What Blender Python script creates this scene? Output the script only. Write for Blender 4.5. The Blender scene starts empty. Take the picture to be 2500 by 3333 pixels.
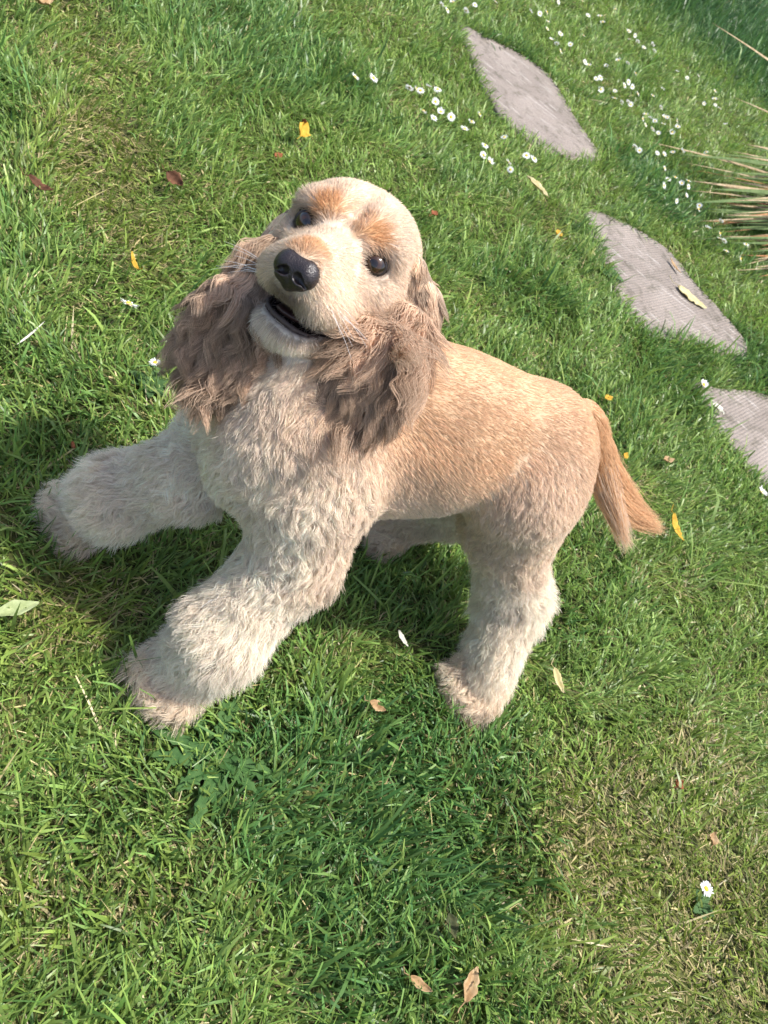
import bpy, bmesh, math, random
import numpy as np
from mathutils import Vector, Matrix, kdtree

# ------------------------------------------------------------------ camera, sky, sun, exposure
SC = bpy.context.scene
COL = SC.collection
F_PX, PITCH, ROLL, CAM_H = 2600.0, math.radians(44), math.radians(40), 0.82
CX, CY = 1250.0, 1666.5
cF = np.array([0, math.cos(PITCH), -math.sin(PITCH)])
_r0 = np.array([1.0, 0, 0]); _u0 = np.cross(_r0, cF)
cR = math.cos(ROLL) * _r0 + math.sin(ROLL) * _u0
cU = -math.sin(ROLL) * _r0 + math.cos(ROLL) * _u0
cC = np.array([0, 0, CAM_H])
cd = bpy.data.cameras.new('camera'); cam = bpy.data.objects.new('camera', cd); COL.objects.link(cam)
m = Matrix.Identity(4)
for i in range(3):
    m[i][0], m[i][1], m[i][2], m[i][3] = cR[i], cU[i], -cF[i], cC[i]
cam.matrix_world = m
cd.sensor_fit = 'VERTICAL'; cd.sensor_height = 36; cd.lens = F_PX / 3333 * 36
cd.clip_start = 0.02; cd.clip_end = 300
cd.dof.use_dof = True; cd.dof.focus_distance = 0.76; cd.dof.aperture_fstop = 15
SC.camera = cam

TO_SUN = np.array([0.36, 0.20, 0.91]); TO_SUN /= np.linalg.norm(TO_SUN)
w = bpy.data.worlds.new('World'); SC.world = w; w.use_nodes = True
nt = w.node_tree; bg = nt.nodes['Background']
sky = nt.nodes.new('ShaderNodeTexSky'); sky.sky_type = 'NISHITA'; sky.sun_disc = False
sky.sun_elevation = math.asin(TO_SUN[2]); sky.sun_rotation = math.atan2(TO_SUN[0], TO_SUN[1])
sky.air_density = 1.0; sky.dust_density = 3.0; sky.ozone_density = 1.0
nt.links.new(sky.outputs[0], bg.inputs[0]); bg.inputs[1].default_value = 0.15
sl = bpy.data.lights.new('sun', 'SUN'); so = bpy.data.objects.new('sun', sl); COL.objects.link(so)
sl.energy = 3.7; sl.angle = math.radians(3.0); sl.color = (1.0, 0.965, 0.92)
so.rotation_euler = Vector(TO_SUN).to_track_quat('Z', 'Y').to_euler()
so.location = (0, 0, 5)
SC.view_settings.view_transform = 'Standard'; SC.view_settings.look = 'None'
SC.view_settings.exposure = 0.82; SC.view_settings.gamma = 1
SC.cycles.max_bounces = 10; SC.cycles.diffuse_bounces = 4; SC.cycles.glossy_bounces = 4
SC.cycles.transmission_bounces = 8; SC.cycles.transparent_max_bounces = 8
SC.cycles.use_adaptive_sampling = True; SC.cycles.adaptive_threshold = 0.02
SC.cycles.use_denoising = True
try:
    SC.cycles_curves.shape = 'RIBBONS'; SC.cycles_curves.subdivisions = 2
except Exception:
    pass

# ------------------------------------------------------------------ helpers
def P(x, y, z=0.0):
    """photo pixel -> point on the level plane at height z"""
    d = cF + cR * (x - CX) / F_PX - cU * (y - CY) / F_PX
    return cC + d * ((z - CAM_H) / d[2])
def Q(v):
    d = np.asarray(v, float) - cC
    k = d @ cF
    return np.stack([CX + F_PX * (d @ cR) / k, CY - F_PX * (d @ cU) / k, k], -1)
def nrm(v):
    v = np.asarray(v, float)
    return v / np.maximum(np.linalg.norm(v, axis=-1, keepdims=True), 1e-9)
RNG = np.random.default_rng(7)
def _hash(ix, iy, iz, seed):
    h = (ix * 374761393 + iy * 668265263 + iz * 2147483647 + seed * 1274126177) & 0xffffffff
    h = ((h ^ (h >> 13)) * 1274126177) & 0xffffffff
    h = h ^ (h >> 16)
    return (h & 0xffffff) / float(0xffffff)
def noise(p, scale, seed=0):
    """smooth value noise in -1..1 at points p (n,3)"""
    q = np.asarray(p, float) * scale
    i = np.floor(q).astype(np.int64); f = q - i; f = f * f * (3 - 2 * f)
    r = 0
    for a in (0, 1):
        for b in (0, 1):
            for c in (0, 1):
                wgt = (f[:, 0] if a else 1 - f[:, 0]) * (f[:, 1] if b else 1 - f[:, 1]) * (f[:, 2] if c else 1 - f[:, 2])
                r = r + wgt * _hash(i[:, 0] + a, i[:, 1] + b, i[:, 2] + c, seed)
    return r * 2 - 1
def noise2(x, y, scale, seed=0):
    return noise(np.stack([x, y, np.zeros_like(x)], -1), scale, seed)

def mat(name):
    mm = bpy.data.materials.new(name); mm.use_nodes = True
    t = mm.node_tree
    return mm, t, t.nodes['Principled BSDF'], t.nodes['Material Output']
def N(t, typ, **kw):
    n = t.nodes.new(typ)
    for k, v in kw.items(): setattr(n, k, v)
    return n
def link_obj(name, data, parent=None):
    o = bpy.data.objects.new(name, data); COL.objects.link(o)
    if parent is not None: o.parent = parent
    return o
def tag(o, label=None, cat=None, group=None, kind=None):
    if label: o['label'] = label
    if cat: o['category'] = cat
    if group: o['group'] = group
    if kind: o['kind'] = kind
    return o
def np_mesh(name, verts, loops, starts, material=None, smooth=True, cols=None):
    me = bpy.data.meshes.new(name)
    me.vertices.add(len(verts)); me.vertices.foreach_set('co', np.ascontiguousarray(verts, np.float32).ravel())
    me.loops.add(len(loops)); me.loops.foreach_set('vertex_index', np.ascontiguousarray(loops, np.int32))
    me.polygons.add(len(starts)); me.polygons.foreach_set('loop_start', np.ascontiguousarray(starts, np.int32))
    if smooth: me.polygons.foreach_set('use_smooth', np.ones(len(starts), bool))
    if cols is not None:
        a = me.color_attributes.new('col', 'FLOAT_COLOR', 'POINT')
        c4 = np.ones((len(verts), 4), np.float32); c4[:, :3] = cols
        a.data.foreach_set('color', c4.ravel())
    me.update(calc_edges=True); me.validate()
    if material: me.materials.append(material)
    return me
def mesh_simple(name, verts, faces, material=None, smooth=True):
    me = bpy.data.meshes.new(name); me.from_pydata([tuple(map(float, v)) for v in verts], [], faces)
    if smooth:
        for p in me.polygons: p.use_smooth = True
    if material: me.materials.append(material)
    me.update()
    return me

# ------------------------------------------------------------------ materials
def leafy_mat(name, trans=0.3, rough=0.42, spec=0.5, color=None):
    mm, t, b, out = mat(name)
    if color is None:
        a = N(t, 'ShaderNodeAttribute', attribute_name='col'); c = a.outputs['Color']
        t.links.new(c, b.inputs['Base Color'])
    else:
        b.inputs['Base Color'].default_value = (*color, 1); c = None
    b.inputs['Roughness'].default_value = rough
    b.inputs['Specular IOR Level'].default_value = spec
    tr = N(t, 'ShaderNodeBsdfTranslucent')
    if c is not None: t.links.new(c, tr.inputs[0])
    else: tr.inputs[0].default_value = (*color, 1)
    mx = N(t, 'ShaderNodeMixShader'); mx.inputs[0].default_value = trans
    t.links.new(b.outputs[0], mx.inputs[1]); t.links.new(tr.outputs[0], mx.inputs[2])
    t.links.new(mx.outputs[0], out.inputs[0])
    return mm
M_GRASS = leafy_mat('grass_blades', 0.34, 0.40, 0.36)
def fur_mat(name):
    mm, t, b, out = mat(name)
    a = N(t, 'ShaderNodeAttribute', attribute_name='col')
    t.links.new(a.outputs['Color'], b.inputs['Base Color'])
    b.inputs['Roughness'].default_value = 0.5; b.inputs['Specular IOR Level'].default_value = 0.22
    tr = N(t, 'ShaderNodeBsdfTranslucent'); t.links.new(a.outputs['Color'], tr.inputs[0])
    mx = N(t, 'ShaderNodeMixShader'); mx.inputs[0].default_value = 0.35
    t.links.new(b.outputs[0], mx.inputs[1]); t.links.new(tr.outputs[0], mx.inputs[2]); t.links.new(mx.outputs[0], out.inputs[0])
    return mm
M_FUR = fur_mat('dog_fur')
M_SKIN, _t, _b, _o = mat('dog_skin')
_a = N(_t, 'ShaderNodeAttribute', attribute_name='col'); _t.links.new(_a.outputs['Color'], _b.inputs['Base Color'])
_b.inputs['Roughness'].default_value = 0.8; _b.inputs['Specular IOR Level'].default_value = 0.15

# ground: mossy soil under the blades
M_SOIL, t, b, o_ = mat('mossy_soil')
tc = N(t, 'ShaderNodeTexCoord')
n1 = N(t, 'ShaderNodeTexNoise'); n1.inputs['Scale'].default_value = 9; n1.inputs['Detail'].default_value = 8
n2 = N(t, 'ShaderNodeTexNoise'); n2.inputs['Scale'].default_value = 160; n2.inputs['Detail'].default_value = 6
for n_ in (n1, n2): t.links.new(tc.outputs['Object'], n_.inputs['Vector'])
r1 = N(t, 'ShaderNodeValToRGB')
r1.color_ramp.elements[0].position = 0.3; r1.color_ramp.elements[0].color = (0.045, 0.055, 0.014, 1)
r1.color_ramp.elements[1].position = 0.7; r1.color_ramp.elements[1].color = (0.12, 0.14, 0.034, 1)
t.links.new(n1.outputs[0], r1.inputs[0])
mx = N(t, 'ShaderNodeMixRGB', blend_type='MULTIPLY'); mx.inputs[0].default_value = 0.8
r2 = N(t, 'ShaderNodeValToRGB')
r2.color_ramp.elements[0].position = 0.35; r2.color_ramp.elements[0].color = (0.35, 0.3, 0.22, 1)
r2.color_ramp.elements[1].position = 0.65; r2.color_ramp.elements[1].color = (1.3, 1.25, 1.0, 1)
t.links.new(n2.outputs[0], r2.inputs[0]); t.links.new(r1.outputs[0], mx.inputs[1]); t.links.new(r2.outputs[0], mx.inputs[2])
t.links.new(mx.outputs[0], b.inputs['Base Color']); b.inputs['Roughness'].default_value = 0.95
bp = N(t, 'ShaderNodeBump'); bp.inputs['Strength'].default_value = 0.9; bp.inputs['Distance'].default_value = 0.01
t.links.new(n2.outputs[0], bp.inputs['Height']); t.links.new(bp.outputs[0], b.inputs['Normal'])

# ------------------------------------------------------------------ ground
def gh(x, y):
    """gentle unevenness of the lawn"""
    return 0.006 * noise2(x, y, 2.3, 3) + 0.003 * noise2(x, y, 9, 5)
gx = np.concatenate([np.linspace(-40, -2.2, 12)[:-1], np.linspace(-2.2, 2.6, 97), np.linspace(2.6, 40, 12)[1:]])
gy = np.concatenate([np.linspace(-20, -0.8, 8)[:-1], np.linspace(-0.8, 5.0, 117), np.linspace(5.0, 80, 24)[1:]])
GX, GY = np.meshgrid(gx, gy, indexing='ij')
gz = gh(GX.ravel(), GY.ravel())
gv = np.stack([GX.ravel(), GY.ravel(), gz], -1)
ni, nj = len(gx), len(gy)
ii, jj = np.meshgrid(np.arange(ni - 1), np.arange(nj - 1), indexing='ij')
q0 = (ii * nj + jj).ravel()
gl = np.stack([q0, q0 + nj, q0 + nj + 1, q0 + 1], -1)
ground = link_obj('ground', np_mesh('ground', gv, gl.ravel(), np.arange(len(gl)) * 4, M_SOIL))
tag(ground, 'mossy soil of the lawn under the grass', None, kind='structure')

# ------------------------------------------------------------------ stepping stones
M_STONE, t, b, o_ = mat('ribbed_stone')
tc = N(t, 'ShaderNodeTexCoord')
mp = N(t, 'ShaderNodeMapping'); mp.inputs['Rotation'].default_value = (0, 0, math.radians(20))
t.links.new(tc.outputs['Object'], mp.inputs['Vector'])
wv = N(t, 'ShaderNodeTexWave'); wv.inputs['Scale'].default_value = 38; wv.inputs['Distortion'].default_value = 0.6; wv.inputs['Detail'].default_value = 2
t.links.new(mp.outputs[0], wv.inputs['Vector'])
n1 = N(t, 'ShaderNodeTexNoise'); n1.inputs['Scale'].default_value = 5; n1.inputs['Detail'].default_value = 8
n2 = N(t, 'ShaderNodeTexNoise'); n2.inputs['Scale'].default_value = 300; n2.inputs['Detail'].default_value = 4
mp2 = N(t, 'ShaderNodeMapping'); mp2.inputs['Rotation'].default_value = (0, 0, math.radians(42)); mp2.inputs['Scale'].default_value = (14, 60, 30)
n3 = N(t, 'ShaderNodeTexNoise'); n3.inputs['Scale'].default_value = 1.0; n3.inputs['Detail'].default_value = 3
t.links.new(tc.outputs['Object'], mp2.inputs['Vector']); t.links.new(mp2.outputs[0], n3.inputs['Vector'])
for n_ in (n1, n2): t.links.new(tc.outputs['Object'], n_.inputs['Vector'])
r1 = N(t, 'ShaderNodeValToRGB')
r1.color_ramp.elements[0].position = 0.3; r1.color_ramp.elements[0].color = (0.19, 0.158, 0.132, 1)
r1.color_ramp.elements[1].position = 0.75; r1.color_ramp.elements[1].color = (0.30, 0.256, 0.220, 1)
t.links.new(n1.outputs[0], r1.inputs[0])
r3 = N(t, 'ShaderNodeValToRGB')
r3.color_ramp.elements[0].position = 0.60; r3.color_ramp.elements[0].color = (0, 0, 0, 1)
r3.color_ramp.elements[1].position = 0.70; r3.color_ramp.elements[1].color = (1, 1, 1, 1)
t.links.new(n3.outputs[0], r3.inputs[0])
mxa = N(t, 'ShaderNodeMixRGB'); mxa.inputs[2].default_value = (0.46, 0.425, 0.385, 1)
mlt = N(t, 'ShaderNodeMath', operation='MULTIPLY'); mlt.inputs[1].default_value = 0.5
t.links.new(r3.outputs[0], mlt.inputs[0]); t.links.new(mlt.outputs[0], mxa.inputs[0]); t.links.new(r1.outputs[0], mxa.inputs[1])
mxb = N(t, 'ShaderNodeMixRGB', blend_type='MULTIPLY'); mxb.inputs[0].default_value = 0.5
r4 = N(t, 'ShaderNodeValToRGB')
r4.color_ramp.elements[0].position = 0.3; r4.color_ramp.elements[0].color = (0.45, 0.42, 0.4, 1)
r4.color_ramp.elements[1].position = 0.6; r4.color_ramp.elements[1].color = (1.1, 1.1, 1.1, 1)
t.links.new(n2.outputs[0], r4.inputs[0]); t.links.new(mxa.outputs[0], mxb.inputs[1]); t.links.new(r4.outputs[0], mxb.inputs[2])
n5 = N(t, 'ShaderNodeTexNoise'); n5.inputs['Scale'].default_value = 28; n5.inputs['Detail'].default_value = 9; n5.inputs['Roughness'].default_value = .7
t.links.new(tc.outputs['Object'], n5.inputs['Vector'])
r5 = N(t, 'ShaderNodeValToRGB')
r5.color_ramp.elements[0].position = 0.32; r5.color_ramp.elements[0].color = (.30, .31, .22, 1)
r5.color_ramp.elements[1].position = 0.50; r5.color_ramp.elements[1].color = (1, 1, 1, 1)
t.links.new(n5.outputs[0], r5.inputs[0])
mxc = N(t, 'ShaderNodeMixRGB', blend_type='MULTIPLY'); mxc.inputs[0].default_value = .8
t.links.new(mxb.outputs[0], mxc.inputs[1]); t.links.new(r5.outputs[0], mxc.inputs[2])
t.links.new(mxc.outputs[0], b.inputs['Base Color']); b.inputs['Roughness'].default_value = 0.9
ad = N(t, 'ShaderNodeMath', operation='ADD'); t.links.new(wv.outputs['Fac'], ad.inputs[0]); t.links.new(n2.outputs[0], ad.inputs[1])
bp = N(t, 'ShaderNodeBump'); bp.inputs['Strength'].default_value = 0.55; bp.inputs['Distance'].default_value = 0.004
t.links.new(ad.outputs[0], bp.inputs['Height']); t.links.new(bp.outputs[0], b.inputs['Normal'])

STONES_PX = [
    ([(1512, 92), (1600, 132), (1700, 182), (1790, 250), (1838, 330), (1890, 415), (1945, 500), (1880, 500), (1780, 470), (1665, 400), (1590, 290), (1540, 180)],
     'pale weathered stepping stone sunk in grass at the top of the photo, farthest of three'),
    ([(1922, 695), (2010, 720), (2100, 765), (2185, 828), (2255, 915), (2318, 985), (2385, 1060), (2425, 1135), (2330, 1130), (2230, 1100), (2110, 1070), (2030, 980), (1985, 870), (1945, 775)],
     'ribbed grey stepping stone with a pale fallen leaf on it, middle of three'),
    ([(2268, 1252), (2345, 1270), (2425, 1276), (2520, 1300), (2640, 1380), (2720, 1500), (2700, 1640), (2600, 1640), (2480, 1560), (2390, 1455), (2315, 1350)],
     'grey stepping stone cut off by the right edge, nearest of three'),
]
STONE_POLYS = []
for px, lab in STONES_PX:
    pts = np.array([P(x, y, 0.012)[:2] for x, y in px])
    # close the curve smoothly
    dense = []
    n = len(pts)
    for i in range(n):
        p0, p1, p2, p3 = pts[i - 1], pts[i], pts[(i + 1) % n], pts[(i + 2) % n]
        for s in np.linspace(0, 1, 6)[:-1]:
            dense.append(0.5 * ((2 * p1) + (p2 - p0) * s + (2 * p0 - 5 * p1 + 4 * p2 - p3) * s * s + (3 * p1 - p0 - 3 * p2 + p3) * s ** 3))
    dense = np.array(dense); c = dense.mean(0)
    dense += 0.004 * np.stack([noise2(dense[:, 0], dense[:, 1], 30, 4), noise2(dense[:, 0], dense[:, 1], 30, 8)], -1)
    dense = c + (dense - c) * 1.07
    STONE_POLYS.append(dense)
    k = len(dense); V = []; Fc = []
    rings = [(1.0, -0.05), (1.0, 0.006), (0.985, 0.011), (0.9, 0.012), (0.5, 0.012)]
    for s, z in rings:
        for p in dense:
            q = c + (p - c) * s; V.append((q[0] - c[0], q[1] - c[1], z))
    V.append((0, 0, 0.012))
    for r in range(len(rings) - 1):
        for i in range(k):
            j = (i + 1) % k; Fc.append((r * k + i, r * k + j, (r + 1) * k + j, (r + 1) * k + i))
    r = len(rings) - 1
    for i in range(k): Fc.append((r * k + i, r * k + (i + 1) % k, len(V) - 1))
    o = link_obj('stepping_stone', mesh_simple('stepping_stone', V, Fc, M_STONE)); o.location = (c[0], c[1], 0)
    tag(o, lab, 'stepping stone', 'stepping stones along the lawn')
def in_poly(x, y, poly):
    ins = np.zeros(len(x), bool); n = len(poly)
    for i in range(n):
        x0, y0 = poly[i]; x1, y1 = poly[(i + 1) % n]
        cnd = ((y0 > y) != (y1 > y)) & (x < (x1 - x0) * (y - y0) / (y1 - y0 + 1e-12) + x0)
        ins ^= cnd
    return ins

# ------------------------------------------------------------------ dog frame
_w0 = P(1390, 1125, .40); TB = P(1900, 1345, .36)
AX = _w0 - TB; AX[2] = 0; AX = nrm(AX); SD = np.array([-AX[1], AX[0], 0])
ORG = np.array([TB[0], TB[1], 0])
def D(f, l, z): return ORG + AX * f + SD * l + np.array([0, 0, z])

EYE_R, EYE_L, NOSE = P(1012, 727, .448), P(1217, 870, .458), P(965, 890, .462)
HO = (EYE_R + EYE_L) / 2
_v = nrm(NOSE - HO); _x = EYE_L - EYE_R; HX = nrm(_x - _v * (_x @ _v))
_up = np.cross(_v, HX); _a = math.radians(19.4)
HY = nrm(_v * math.cos(_a) + _up * math.sin(_a)); HZ = np.cross(HY, HX)
def H(x, y, z): return HO + HX * x + HY * y + HZ * z

# paws on the ground
PAW_FL, PAW_FR = P(606, 2165, .04), P(325, 1640, .04)
PAW_HL, PAW_HR = P(1585, 2195, .04), P(1290, 1700, .035)

class Prim:
    def __init__(s, a, b, ra, rb, k=.03, col=None, ln=.012, flow=None, lift=.3, curl=0., sn=None, ss=1., neg=False, den=1.0):
        s.a, s.b, s.ra, s.rb, s.k = np.array(a, float), np.array(b, float), ra, rb, k
        s.col, s.ln, s.lift, s.curl, s.neg, s.den = col, ln, lift, curl, neg, den
        s.flow = nrm(flow) if flow is not None else nrm(s.b - s.a + 1e-6)
        s.sn, s.ss = sn, ss
    def sdf(s, p):
        a, b = s.a, s.b
        q = p - a
        if s.sn is not None:
            q = q + s.sn * ((q @ s.sn) * (s.ss - 1))[..., None]
        ba = b - a; L = max(ba @ ba, 1e-9)
        t = np.clip((q @ ba) / L, 0, 1)
        return np.linalg.norm(q - t[..., None] * ba, axis=-1) - (s.ra + (s.rb - s.ra) * t)
    def bounds(s):
        r = max(s.ra, s.rb)
        return np.minimum(s.a, s.b) - r, np.maximum(s.a, s.b) + r
def smin(a, b, k):
    h = np.clip(0.5 + 0.5 * (b - a) / k, 0, 1)
    return b + (a - b) * h - k * h * (1 - h)

def build_sdf(prims, h, margin=.05):
    lo = np.min([p.bounds()[0] for p in prims if not p.neg], 0) - .02
    hi = np.max([p.bounds()[1] for p in prims if not p.neg], 0) + .02
    n = np.ceil((hi - lo) / h).astype(int) + 1
    V = np.full(n, 0.5, np.float32)
    for p in prims:
        a, b = p.bounds()
        i0 = np.clip(np.floor((a - margin - lo) / h).astype(int), 0, n - 1); i1 = np.clip(np.ceil((b + margin - lo) / h).astype(int) + 1, 1, n)
        g = np.stack(np.meshgrid(*[lo[d] + h * np.arange(i0[d], i1[d]) for d in range(3)], indexing='ij'), -1)
        dd = p.sdf(g).astype(np.float32); sl_ = tuple(slice(i0[d], i1[d]) for d in range(3))
        if p.neg: V[sl_] = -smin(-V[sl_], dd, p.k)
        else: V[sl_] = smin(V[sl_], dd, p.k)
    return V, lo
def surface_nets(V, lo, h):
    s = V < 0
    n = np.array(V.shape)
    cnt = np.zeros(n - 1, np.int8)
    offs = [(i, j, k) for i in (0, 1) for j in (0, 1) for k in (0, 1)]
    def sub(A, o): return A[o[0]:o[0] + n[0] - 1, o[1]:o[1] + n[1] - 1, o[2]:o[2] + n[2] - 1]
    for o in offs: cnt += sub(s, o)
    act = (cnt > 0) & (cnt < 8)
    ci = np.argwhere(act)
    idx = -np.ones(n - 1, np.int64); idx[act] = np.arange(len(ci))
    acc = np.zeros((len(ci), 3)); ac = np.zeros(len(ci))
    for o in offs:
        for d in range(3):
            if o[d]: continue
            o2 = list(o); o2[d] = 1
            v0 = V[tuple((ci + o).T)]; v1 = V[tuple((ci + o2).T)]
            c = (v0 < 0) != (v1 < 0)
            tt = np.where(c, v0 / np.where(c, v0 - v1, 1), 0)
            pos = np.tile(np.array(o, float), (len(ci), 1)); pos[:, d] += tt
            acc[c] += pos[c]; ac[c] += 1
    verts = lo + h * (ci + acc / ac[:, None])
    quads = []
    for d in range(3):
        e0 = [slice(None)] * 3; e1 = [slice(None)] * 3
        e0[d] = slice(0, -1); e1[d] = slice(1, None)
        chg = s[tuple(e0)] != s[tuple(e1)]
        pts = np.argwhere(chg)
        u, v_ = (d + 1) % 3, (d + 2) % 3
        ok = (pts[:, u] > 0) & (pts[:, v_] > 0) & (pts[:, u] < n[u] - 1) & (pts[:, v_] < n[v_] - 1)
        pts = pts[ok]
        def cell(du, dv):
            q = pts.copy(); q[:, u] += du; q[:, v_] += dv
            return idx[tuple(q.T)]
        f = np.stack([cell(-1, -1), cell(0, -1), cell(0, 0), cell(-1, 0)], -1)
        flip = ~s[tuple(pts.T)]
        f[flip] = f[flip][:, ::-1]
        quads.append(f)
    return verts, np.concatenate(quads)
def grad_normals(prims, p, e=.0015):
    def val(q):
        r = None
        for pr in prims:
            d = pr.sdf(q)
            if r is None: r = d
            elif pr.neg: r = -smin(-r, d, pr.k)
            else: r = smin(r, d, pr.k)
        return r
    g = np.stack([val(p + np.eye(3)[d] * e) - val(p - np.eye(3)[d] * e) for d in range(3)], -1)
    return nrm(g)
def blend(prims, p, soft=.010):
    """colour / length / flow / lift / curl fields at points p"""
    pr = [q for q in prims if not q.neg and q.col is not None]
    d = np.stack([q.sdf(p) for q in pr], -1)
    w_ = np.exp(-(d - d.min(-1, keepdims=True)) / soft); w_ /= w_.sum(-1, keepdims=True)
    return (w_ @ np.array([q.col for q in pr]), w_ @ np.array([q.ln for q in pr]), w_ @ np.array([q.flow for q in pr]),
            w_ @ np.array([q.lift for q in pr]), w_ @ np.array([q.curl for q in pr]), w_ @ np.array([q.den for q in pr]))

def make_curves(name, pos, rad, col, material, parent):
    n, k, _ = pos.shape
    cu = bpy.data.hair_curves.new(name)
    cu.add_curves([k] * n)
    cu.attributes['position'].data.foreach_set('vector', np.ascontiguousarray(pos, np.float32).ravel())
    a = cu.attributes.get('radius') or cu.attributes.new('radius', 'FLOAT', 'POINT')
    a.data.foreach_set('value', np.ascontiguousarray(rad, np.float32).ravel())
    a = cu.attributes.new('col', 'FLOAT_COLOR', 'POINT')
    c4 = np.ones((n, k, 4), np.float32); c4[..., :3] = col
    a.data.foreach_set('color', c4.ravel())
    cu.materials.append(material)
    o = link_obj(name, cu, parent)
    tag(o, kind='stuff')
    return o

def sample_surface(verts, quads, n, dens, rng):
    tri = np.concatenate([quads[:, [0, 1, 2]], quads[:, [0, 2, 3]]])
    A, B, C = verts[tri[:, 0]], verts[tri[:, 1]], verts[tri[:, 2]]
    ar = np.linalg.norm(np.cross(B - A, C - A), axis=1) * dens[tri].mean(1)
    pick = rng.choice(len(tri), n, p=ar / ar.sum())
    u = rng.random(n); v = rng.random(n); f = u + v > 1; u[f] = 1 - u[f]; v[f] = 1 - v[f]
    return A[pick] + u[:, None] * (B - A)[pick] + v[:, None] * (C - A)[pick]

def grow(root, nor, flow, length, lift, curl, col, K, clump_d, rng, grav=.25, clump=.55, width=.00028, wave_len=.02, tipdark=0.0, dirn=.35, dirscale=40, tone=.0, wscale=None, rnd=.18, liftn=.10, coher=0.0):
    n = len(root)
    fl = flow + dirn * np.stack([noise(root, dirscale, s) for s in (11, 12, 13)], -1) + rnd * rng.normal(size=(n, 3))
    fl = nrm(fl - nor * (fl * nor).sum(-1, keepdims=True))
    lift = np.clip(lift + liftn * rng.normal(size=n), .03, 1.3)
    d = nrm(fl * np.cos(lift)[:, None] + nor * np.sin(lift)[:, None])
    length = length * (0.72 + .5 * rng.random(n))
    nc = max(8, int(n * clump_d)); cid = rng.choice(n, nc, replace=False)
    kd = kdtree.KDTree(nc)
    for i, c in enumerate(cid): kd.insert(root[c], i)
    kd.balance()
    near = np.array([kd.find(r)[1] for r in root])
    col = col * (1 + tone * np.clip(rng.normal(size=nc), -1.6, 1.6))[near][:, None]
    ph0 = rng.random(nc) * 6.28
    if coher > 0: ph0 = ph0 * (1 - coher) + coher * 5.0 * noise(root[cid], 28, 77)
    phase = ph0[near] + .35 * rng.random(n)
    ampm = (.6 + .8 * rng.random(nc))[near]; wl = wave_len * (.7 + .6 * rng.random(nc))[near]
    pos = np.zeros((n, K, 3)); pos[:, 0] = root - nor * .0006
    st = length / (K - 1)
    bi = nrm(np.cross(nor, fl))
    cur = pos[:, 0].copy()
    for i in range(1, K):
        s = i / (K - 1)
        d = nrm(d + np.array([0, 0, -1.0]) * grav / (K - 1))
        into = (d * nor).sum(-1)
        d = nrm(d + nor * np.maximum(0, .05 - into)[:, None])
        cur = cur + d * st[:, None]
        off = (curl * ampm * np.minimum(s * 2, 1) * np.sin(phase + 6.283 * s * length / wl))[:, None] * bi \
            + (curl * .6 * ampm * min(s * 2, 1) * np.cos(phase * 1.7 + 6.283 * s * length / wl))[:, None] * nor
        pos[:, i] = cur + off
    if clump > 0:
        cc = cid[near]; ctr = pos[cc]
        for i in range(1, K):
            s = (i / (K - 1)) ** 1.3
            rel = ctr[:, i] - ctr[:, 0]
            tgt = ctr[:, 0] + rel * (length / np.maximum(length[cc], 1e-6))[:, None] + (root - root[cc]) * .35
            pos[:, i] = pos[:, i] * (1 - clump * s) + tgt * (clump * s)
    prof = np.linspace(0, 1, K)
    rad = width * (1.0 - .75 * prof ** 1.6)[None, :] * (.75 + .5 * rng.random((n, 1)))
    if wscale is not None: rad = rad * wscale[:, None]
    c = col[:, None, :] * (1 - tipdark * (1 - prof))[None, :, None]
    return pos, np.maximum(rad, .00004), np.clip(c, 0, .97)

# ---- colours of the coat
GOLD = (.64, .43, .265); GOLD2 = (.70, .53, .38); CREAM = (.89, .78, .645); PALE = (.77, .63, .49); FLANK = (.78, .64, .50)
EARC = (.50, .36, .255); RUST = (.62, .34, .15); PAWC = (.84, .70, .54); CHIN = (.88, .78, .66)
BACK = -AX
leg_fl = [D(.305, .085, .25), D(.30, .11, .19), P(730, 2060, .105), PAW_FL]
leg_fr = [D(.355, -.02, .25), P(625, 1540, .175), P(390, 1610, .10), PAW_FR]
leg_hl = [D(.065, .065, .29), P(1660, 1700, .225), P(1672, 1935, .125), PAW_HL]
leg_hr = [D(.065, -.015, .29), D(.10, -.03, .20), P(1480, 1650, .10), PAW_HR]
DN = np.array([0, 0, -1.0])
body = [
    # torso
    Prim(D(.065, .022, .314), D(.17, .02, .307), .060, .073, .03, GOLD, .009, BACK + DN * .35, .22),
    Prim(D(.17, .02, .305), D(.29, .018, .288), .075, .075, .03, GOLD, .010, BACK + DN * .5, .24),
    Prim(D(.055, .016, .342), D(.25, .006, .362), .042, .042, .04, GOLD, .009, BACK, .2),
    Prim(D(.17, .040, .268), D(.28, .045, .25), .040, .052, .03, FLANK, .012, BACK + DN * .6, .3),
    Prim(D(.32, .04, .28), D(.355, .05, .255), .066, .050, .04, CREAM, .017, DN + AX * .1, .35, .002),
    Prim(D(.295, .07, .28), D(.305, .085, .23), .045, .046, .03, CREAM, .015, DN + BACK * .35, .3, .002),
    Prim(D(.355, -.01, .29), D(.365, -.022, .24), .044, .044, .03, CREAM, .015, DN, .35, .002),
    # neck
    Prim(D(.32, .03, .31), H(0, -.055, -.02), .062, .048, .04, GOLD2, .013, DN + BACK * .5, .3, .001),
    Prim(D(.355, .05, .29), H(0, -.015, -.075), .042, .030, .04, CREAM, .015, DN, .35, .002),
]
def leg(j, r, cols, lens, k=.025, lift=.58, curl=.0032):
    for i in range(3):
        body.append(Prim(j[i], j[i + 1], r[i], r[i + 1], k, cols[i], lens[i], (j[i + 1] - j[i]), lift, curl))
leg(leg_fl, (.050, .039, .032, .029), (CREAM, CREAM, CREAM), (.018, .028, .032))
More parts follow.
